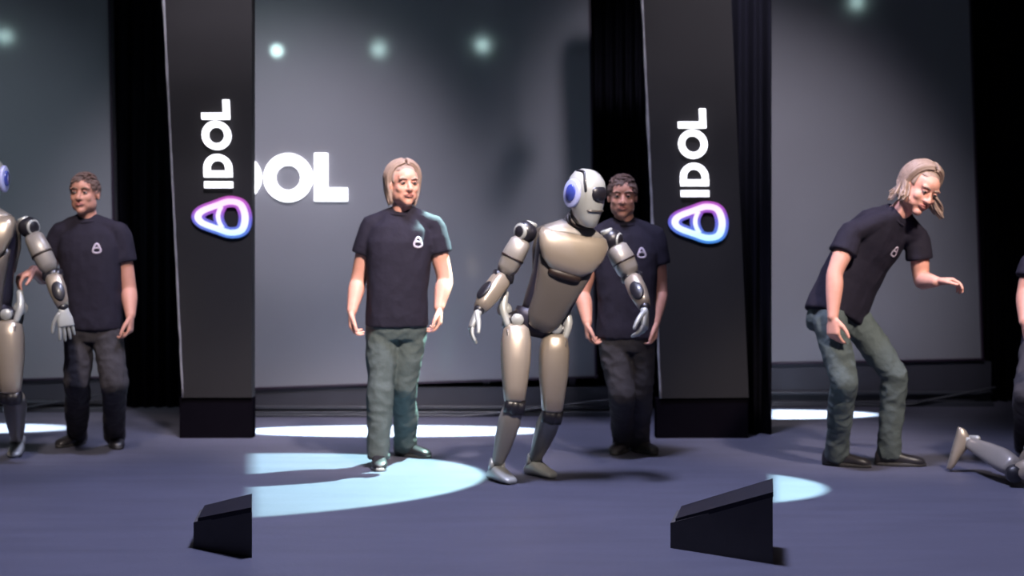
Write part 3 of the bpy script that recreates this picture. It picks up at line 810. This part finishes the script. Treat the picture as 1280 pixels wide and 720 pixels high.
def robot(label, J, look, base, s=1.0):
    t = thing('humanoid_robot', label, 'robot', base)
    fr = J['front'].normalized()
    sh_r = (J['shr'] - J['shl']).normalized(); hip_r = (J['hipr'] - J['hipl']).normalized()
    A, B = J['pelvis'], J['neck']; mid = J.get('mid', (A + B) / 2)
    def sp(f):
        return A * ((1 - 2 * f) * (1 - f)) + mid * (4 * f * (1 - f)) + B * (f * (2 * f - 1))
    def sec(f, w_, df, db, off=0.0, e=3.0):
        tt = (sp(f + .02) - sp(f - .02)).normalized(); r = hip_r.lerp(sh_r, f); r = (r - tt * r.dot(tt)).normalized()
        ff = tt.cross(r); ff = -ff if ff.dot(fr) < 0 else ff
        return (sp(f) + ff * off * s, r, ff, w_ * s, df * s, db * s, e)
    def P(f, x, d):
        c, r, ff, *_ = sec(f, 1, 1, 1); return c + r * x * s + ff * d * s
    # torso
    b = MB(); b.loft([sec(*q) for q in ((-.02, .115, .075, .08), (.12, .13, .085, .09), (.4, .145, .09, .10), (.7, .175, .09, .11), (.9, .165, .08, .09), (.98, .07, .05, .06))]); obj('torso_frame', b, M['frame'], t)
    b = MB(); b.loft([sec(*q) for q in ((.50, .075, .012, .03, .115), (.52, .10, .03, .05, .112), (.60, .150, .045, .06, .108), (.72, .182, .055, .10, .095), (.84, .196, .055, .11, .075), (.905, .180, .055, .11, .055), (.915, .170, .045, .10, .05))], 32); obj('chest_plate', b, M['shell'], t, label='champagne metal chest plate')
    b = MB(); b.loft([sec(*q) for q in ((.89, .172, .045, .10, .055), (.93, .163, .053, .11, .045), (1.0, .095, .055, .075, .01), (1.03, .070, .035, .055, .0))], 32); obj('collar_plate', b, M['shell_mid'], t, label='greyer metal collar plate')
    b = MB()
    b.loft([sec(f, w_, d, .03, .112, 2.2) for f, w_, d in ((.440, .078, .020), (.450, .092, .030), (.51, .096, .034), (.52, .080, .02))]); obj('chest_slit', b, M['slit'], t, label='dark brown slit under the chest plate')
    b = MB(); b.loft([sec(*q) for q in ((-.07, .035, .02, .03, .085), (-.05, .068, .045, .05, .082), (.04, .095, .055, .06, .078), (.2, .108, .055, .07, .075), (.38, .132, .05, .07, .075), (.52, .150, .045, .07, .068), (.60, .158, .03, .06, .060), (.61, .150, .02, .05, .060))], 30); obj('abdomen_plate', b, M['shell_dim'], t, label='bronze grey abdomen plate tapering to the waist')
    b = MB(); b.loft([sec(*q) for q in ((.35, .13, .03, .035, -.095), (.6, .17, .03, .04, -.10), (.85, .18, .03, .04, -.085), (.95, .12, .03, .03, -.06))]); obj('back_plate', b, M['shell_dim'], t)
    # pelvis and hips
    b = MB(); hm = (J['hipl'] + J['hipr']) / 2
    b.loft([(hm + Z * z * s, hip_r, fr, w_ * s, d * s, d * s, 3) for z, w_, d in ((-.06, .05, .05), (-.02, .10, .07), (.05, .12, .075), (.09, .10, .065))]); obj('pelvis', b, M['frame'], t)
    # neck
    b = MB(); hc = J['head']; R, F, U = head_axes(*look)
    nb = hc - U * .10 * s - F * .015 * s
    b.tube([B - (B - mid).normalized() * .05, B, nb], [.062 * s, .060 * s, .055 * s], 18, 3); no = obj('neck', b, M['joint'], t)
    b = MB()
    for k in range(3):
        c = B.lerp(nb, .15 + .28 * k); disc(b, c, nb - B, .064 * s, .007 * s)
    obj('neck_ring', b, M['slit'], no)
    # head: helmet lofted from chin to crown
    def L(x, y, z): return hc + (R * x + F * y + U * z) * s
    b = MB()
    hp = [(-.150, .028, .030, .03, .045), (-.140, .045, .045, .045, .040), (-.10, .066, .068, .075, .022), (-.05, .080, .088, .085, .010), (.0, .090, .098, .095, .0), (.05, .094, .100, .105, -.004), (.095, .086, .088, .10, -.008), (.13, .062, .062, .075, -.012), (.148, .030, .03, .04, -.014), (.152, .008, .01, .012, -.014)]
    b.loft([(L(0, o, z), R, F, w_ * s, df * s, db * s, 2.3) for z, w_, df, db, o in hp], 32); ho = obj('head', b, M['silver'], t, label='silver white helmet head')
    b = MB()
    b.loft([(L(0, o, z), R, F, w_ * s, df * s, .03 * s, 2.6) for z, w_, df, o in ((-.004, .035, .030, .066), (.006, .050, .045, .063), (.03, .058, .050, .060), (.055, .058, .050, .057), (.072, .048, .043, .054), (.078, .03, .03, .052))], 28)
    obj('visor', b, M['joint'], ho, label='glossy black visor')
    b = MB()
    b.loft([(L(0, o, z), R, F, w_ * s, df * s, .02 * s, 2.4) for z, w_, df, o in ((-.062, .055, .028, .068), (-.058, .062, .034, .068), (-.052, .062, .034, .068), (-.048, .055, .028, .068))], 28)
    obj('face_seam', b, M['shell_dim'], ho)
    for q in (-1, 1):
        b = MB(); b.tube([L(q * .075, .052, .052), L(q * .072, .035, .095), L(q * .05, .0, .135), L(q * .042, -.05, .13)], [(.013 * s, .009 * s)] * 4, 8, 4); obj('head_stripe', b, M['joint'], ho, label='black stripe over the helmet')
        b = MB(); disc(b, L(q * .094, -.022, .020), R, .078 * s, .012 * s, 28, .056 * s, U); eo = obj('ear_ring', b, M['blue_ring'], ho, label='lilac oval ear ring')
        b = MB(); disc(b, L(q * .103, -.022, .022), R, .046 * s, .012 * s, 28, .033 * s, U); obj('ear_disc', b, M['blue'], ho, label='deep blue ear disc')
    # arms
    for q, sg in (('l', -1), ('r', 1)):
        sh, el, wr = J['sh' + q], J['el' + q], J['wr' + q]
        out = sh_r * sg
        b = MB(); b.ell(sh, (.062 * s, .062 * s, .062 * s)); so = obj('shoulder_joint', b, M['joint'], t, label='black shoulder joint')
        b = MB(); disc(b, sh + out * .028 * s + fr * .02 * s, out + fr * .7, .046 * s, .016 * s); disc(b, sh + Z * .042 * s - out * .03 * s, Z - out * .4, .034 * s, .014 * s); obj('shoulder_cap', b, M['silver'], so, label='silver shoulder cap')
        uf = (fr + out * .3)
        b = MB(); seg(b, sh, el, uf, [(.16, .040, .042, .042, 0), (.22, .056 * s, .058, .056, 0), (.5, .062, .064, .060, .004), (.8, .056, .056, .056, 0), (.93, .042, .044, .044, 0)]); uo = obj('upper_arm', b, M['shell_mid'], t)
        b = MB(); seg(b, sh, el, uf, [(.56, .063, .066, .062, .003), (.57, .065, .068, .064, .003), (.59, .065, .068, .064, .003), (.60, .062, .065, .061, .003)]); obj('arm_band', b, M['slit'], uo)
        b = MB(); b.ell(el, (.046 * s, .046 * s, .046 * s)); disc(b, el, out, .040 * s, .052 * s); obj('elbow_joint', b, M['joint'], t)
        ff = J.get('pad' + q, fr + out * .8)
        b = MB(); r_, f_, t_ = seg(b, el, wr, ff, [(.02, .040, .042, .045, 0), (.12, .050, .052, .052, 0), (.45, .052, .055, .050, 0), (.8, .042, .044, .042, 0), (.97, .032, .034, .034, 0)]); fo = obj('forearm', b, M['shell'], t)
        b = MB(); c = el.lerp(wr, .58) + f_ * .040 * s; disc(b, c, f_, .062 * s, .016 * s, 24, .036 * s, t_); obj('forearm_pad', b, M['joint'], fo, label='black oval pad on the forearm')
        hd = J['hd' + q]
        b = MB(); b.ell(wr, (.03 * s, .03 * s, .03 * s)); obj('wrist_joint', b, M['joint'], t)
        b = MB(); hand(b, wr + hd[0].normalized() * .015, hd[0], hd[1], hd[2], J.get('curl' + q, .3), 1.1 * s, .3); obj('hand', b, M['silver'], t, label='silver white five-fingered hand')
    # legs
    for q, sg in (('l', -1), ('r', 1)):
        hp_, kn, an = J['hip' + q], J['kn' + q], J['ank' + q]; out = hip_r * sg; lf = J.get('lf' + q, fr)
        b = MB(); b.ell(hp_, (.06 * s, .06 * s, .06 * s)); disc(b, hp_ + out * .045 * s, out, .05 * s, .025 * s); hj = obj('hip_joint', b, M['joint'], t)
        b = MB()
        disc(b, hp_ + lf * .060 * s + Z * .015, lf, .034 * s, .016 * s); disc(b, hp_ + out * .065 * s + Z * .05 * s, out + lf, .040 * s, .02 * s)
        b.tube([hp_ + out * .06 * s + Z * .14 * s, hp_ + out * .075 * s + Z * .06 * s + lf * .03, hp_ + out * .055 * s - Z * .02 * s + lf * .05], [.020 * s, .024 * s, .018 * s], 10, 3)
        obj('hip_actuator', b, M['silver'], hj, label='silver hip actuator')
        b = MB(); seg(b, hp_, kn, lf, [(.05, .050, .055, .055, .01), (.10, .070, .072, .070, .012), (.25, .082, .084, .080, .012), (.5, .080, .082, .074, .010), (.8, .064, .066, .056, .006), (.93, .056, .058, .046, .004), (.96, .046, .046, .036, .004)]); th = obj('thigh', b, M['shell'], t, label='champagne metal thigh shell')
        b = MB(); tt = (kn - hp_).normalized(); fl = (lf - tt * lf.dot(tt)).normalized(); rr = tt.cross(fl)
        pts = [hp_.lerp(kn, f) + fl * (d * s) + rr * (-sg) * x * s for f, d, x in ((.14, .070, .052), (.3, .078, .046), (.55, .074, .036), (.8, .058, .022), (.9, .05, .0))]
        b.tube(pts, [.010 * s] * 5, 6, 3); obj('thigh_seam', b, M['shell_dim'], th)
        b = MB(); b.ell(kn, (.050 * s, .050 * s, .050 * s)); disc(b, kn, out, .045 * s, .054 * s); obj('knee_joint', b, M['joint'], t)
        b = MB(); seg(b, kn, an, lf, [(.04, .045, .030, .05, -.01), (.09, .056, .040, .07, -.012), (.3, .060, .052, .078, -.012), (.6, .050, .046, .062, -.006), (.88, .036, .036, .042, 0), (.95, .032, .032, .034, 0)]); obj('shin', b, M['shell_mid'], t, label='grey metal shin shell')
        b = MB(); b.ell(an, (.034 * s, .036 * s, .034 * s)); ao = obj('ankle_joint', b, M['joint'], t)
        b = MB(); disc(b, an + out * .030 * s, out, .034 * s, .012 * s); disc(b, an - out * .030 * s, out, .034 * s, .012 * s); b.tube([an - lf.normalized() * .03 * s - out * .02 * s, an.lerp(kn, .14) - lf.normalized() * .05 * s - out * .015 * s], [.014 * s, .018 * s], 8, 2); obj('ankle_cap', b, M['silver'], ao, label='silver ankle cap')
        d = J['toe' + q].normalized(); upv = J.get('fup' + q, Z); sd = d.cross(upv).normalized(); upv = sd.cross(d)
        g0 = an - upv * .085 * s
        prof = [(-.070, .022, .030), (-.06, .034, .050), (-.02, .040, .085), (.03, .042, .085), (.09, .045, .055), (.14, .044, .040), (.17, .034, .030), (.18, .02, .018)]
        b = MB(); b.loft([(g0 + d * x * s + upv * (h * .5 + .004) * s, sd, upv, w_ * s, h * .5 * s, h * .5 * s, 2.8) for x, w_, h in prof], 18); obj('foot', b, M['silver'] if 'fup' + q not in J else M['shell'], t)
    return t

# leaning robot in the middle
J = joints(8.42, dict(head=(733, 247, -.16), neck=(717, 280, -.06), pelvis=(676, 398, .03), mid=(702, 336, -.02), shl=(657, 290, -.05), shr=(765, 300, .07),
    ell=(629, 346, -.05), elr=(790, 347, .04), wrl=(599, 387, -.16), wrr=(806, 384, -.10), hipl=(645, 402, 0), hipr=(693, 412, .02), knl=(643, 508, -.10), knr=(690, 520, .0)))
al, ar = FL(621, 601), FL(668, 594)
al.z = ar.z = .085
J.update(front=V((.12, -1, -.05)), ankl=al, ankr=ar, toel=direc(-62), toer=direc(-55), hdl=(V((-.45, -.3, -1)), V((.6, .5, -.2)), V((.2, -.9, .2))), hdr=(V((-.02, -.3, -1)), V((-.8, .3, 0)), V((-.3, -.9, 0))),
    padl=V((-.75, -.65, 0)), padr=V((-.15, -1, 0)), curll=.25, curlr=.35)
robot('humanoid robot leaning to one side in the middle, in front of the dark-clothed man', J, (V((.72, -.69, -.24)), V((.10, -.15, 1))), FL(645, 598))

# robot cut off by the left edge
J = joints(9.05, dict(head=(-16, 228, -.08), neck=(-19, 262, -.02), pelvis=(-12, 386, .02), mid=(-16, 325, -.02), shl=(-70, 282, 0), shr=(36, 284, 0),
    ell=(-92, 345, .02), elr=(66, 344, -.04), wrl=(-98, 392, -.10), wrr=(79, 384, -.10), hipl=(-36, 396), hipr=(12, 396), knl=(-40, 498, -.02), knr=(14, 497, -.05)))
al, ar = FL(-45, 566), FL(22, 568); al.z = ar.z = .085
J.update(front=-Yv, ankl=al, ankr=ar, toel=direc(-95), toer=direc(-80), hdl=(V((0, -.1, -1)), X, -Yv), hdr=(V((.20, -.15, -1)), V((-.3, .9, -.1)), V((-.9, -.3, 0))), padr=V((.35, -1, 0)), curlr=.12, curll=.3)
robot('humanoid robot cut off by the left edge, one arm with a white hand in view', J, (V((-.1, -1, -.05)), Z), FL(-12, 567))

# fallen robot at the right edge: one lower leg in view
J = {}
def Q(px, py, z): 
    Y = (CAM_H - z) * F_PX / (py - HZ); return V(((px - 640) * Y / F_PX, Y, z))
J['ankr'] = Q(1211, 553, .168); J['knr'] = Q(1268, 592, .07)
kx = J['knr']; J['hipr'] = kx + V((.36, -.10, .14)); J['hipl'] = J['hipr'] + V((.05, .19, .0))
J['knl'] = J['hipl'] + V((-.16, .22, -.17)); J['ankl'] = J['knl'] + V((.06, .36, .08))
J['pelvis'] = (J['hipl'] + J['hipr']) / 2 + V((.05, 0, .0)); J['neck'] = J['pelvis'] + V((.52, -.14, .02)); J['mid'] = (J['pelvis'] + J['neck']) / 2 + V((0, 0, .03))
J['shr'] = J['neck'] + V((-.04, -.21, -.02)); J['shl'] = J['neck'] + V((.03, .21, .0)); J['head'] = J['neck'] + V((.19, -.04, .01))
J['elr'] = J['shr'] + V((.16, -.16, -.10)); J['wrr'] = J['elr'] + V((.18, .05, -.05)); J['ell'] = J['shl'] + V((.10, .2, -.12)); J['wrl'] = J['ell'] + V((.2, .0, -.05))
J.update(front=V((0, 0, -1)), lfl=V((-.3, -.2, -1)), lfr=V((-.5, -.4, -1)), toer=V((-.28, -.02, -1)), fupr=V((1, -.1, -.28)), toel=V((-.1, .5, -.35)), fupl=V((.1, .5, .6)),
    hdr=(V((1, .1, -.05)), V((0, 0, -1)), V((0, 1, 0))), hdl=(V((1, .1, -.05)), V((0, 0, -1)), V((0, -1, 0))), padl=Z, padr=Z)
robot('humanoid robot fallen on the floor at the right edge, only a lower leg in view', J, (V((.3, 0, -1)), V((1, 0, .1))), V((J['pelvis'].x, J['pelvis'].y, 0)))

# ------------------------------------------------------------------ lighting truss and lamps above the frame
TY, TZ = 8.0, 4.62
tr = thing('lighting_truss', 'steel lighting truss hanging above the stage over the picture', 'truss', (0, TY, 7.0))
b = MB()
for y, z in ((-.15, 0), (.15, 0), (0, .26)): b.tube([V((-6, TY + y, TZ + z)), V((6, TY + y, TZ + z))], [.025, .025], 8, 1)
obj('chord', b, M['steel'], tr)
b = MB()
for k in range(30):
    x = -6 + .4 * k
    b.tube([V((x, TY - .15, TZ)), V((x + .2, TY, TZ + .26))], [.010, .010], 6, 1, False); b.tube([V((x + .2, TY, TZ + .26)), V((x + .4, TY + .15, TZ))], [.010, .010], 6, 1, False)
obj('brace', b, M['steel'], tr)
b = MB()
for x in (-5, -1.7, 1.7, 5): b.tube([V((x, TY, TZ + .26)), V((x, TY, 7.0))], [.012, .012], 6, 1, False)
obj('hanger', b, M['steel'], tr)
def lamp(label, loc, aim, hang_z, lens=True, blade=None, lens_r=.055):
    loc = V(loc); d = (V(aim) - loc).normalized()
    t = thing('stage_spotlight', label, 'spotlight', loc, 'stage spotlights overhead')
    b = MB(); bk = -d
    u = d.cross(X if abs(d.x) < .8 else Yv).normalized(); v_ = d.cross(u)
    rg = []
    for dd, r in ((-.34, .03), (-.32, .07), (-.12, .08), (-.06, .085)):
        rg.append([loc + d * dd + u * r * math.cos(2 * PI * i / 18) + v_ * r * math.sin(2 * PI * i / 18) for i in range(18)])
    b.rings(rg); obj('housing', b, M['lamp_body'], t)
    b = MB(); disc(b, loc - d * .05, d, lens_r, .006); obj('lens', b, M['lens'] if lens else M['bezel'], t)
    b = MB(); b.tube([loc - d * .2 + V((0, 0, .04)), V((loc.x - d.x * .2, loc.y - d.y * .2, hang_z))], [.012, .012], 6, 1, False); obj('yoke', b, M['lamp_body'], t)
    if blade:                                  # added unseen blade, cuts the beam along a straight line on the floor
        (p1, p2), side = blade
        p1, p2 = V(p1), V(p2); k = .075
        a, c = loc + (p1 - loc) * k, loc + (p2 - loc) * k
        e = V(side) * .35; n = (c - a).cross(e).normalized() * .002
        b = MB(); b.hexa([a, c, c + e, a + e], [a + n, c + n, c + e + n, a + e + n]); obj('added_beam_blade', b, M['lamp_body'], t, smooth=False)
    return t
for px, py, Ys, Yl, hz, lb in ((345, 65, 12.06, 11.0, 7.0, 'black spotlight mirrored as the leftmost glint on the wide middle screen'),
        (473, 62, 12.06, TY, TZ, 'black spotlight mirrored as the centre glint on the wide middle screen'),
        (603, 57, 12.06, TY, TZ, 'black spotlight mirrored as the rightmost glint on the wide middle screen'),
        (4, 46, 12.4, TY, TZ, 'black spotlight mirrored as the glint on the left screen'),
        (1072, 4, 12.9, TY, TZ, 'black spotlight mirrored as the glint on the right screen')):
    Yr = Ys * 2 - Yl; lx = (px - 640) * Yr / F_PX
    lamp(lb, (lx, Yl, CAM_H + (HZ - py) * Yr / F_PX), (lx, Ys, 2.6), hz)
lineB = (radial(315, 5.0), radial(315, 13.5)); lineC = (radial(966, 5.0), radial(966, 14.0))
lamp('black spotlight casting the big pale cyan pool on the middle floor', POOL_B, (-1.42, 8.55, 0), 7.0, False, (lineB, (-1, 0, 0)), .05)
lamp('black spotlight casting the white strip under the wide middle screen', STRIP_B, (-.85, 10.98, 0), 7.0, False, (lineB, (-1, 0, 0)), .05)
lamp('black spotlight casting the small cyan pool on the right floor', POOL_C, (1.05, 8.25, 0), TZ, False, (lineC, (-1, 0, 0)), .05)
lamp('black spotlight casting the white strip under the right screen', STRIP_C, (2.02, 12.2, 0), 7.0, False, (lineC, (-1, 0, 0)), .05)
lamp('black spotlight casting the white strip at the left edge', STRIP_A, (-3.9, 11.15, 0), 7.0, False, None, .05)
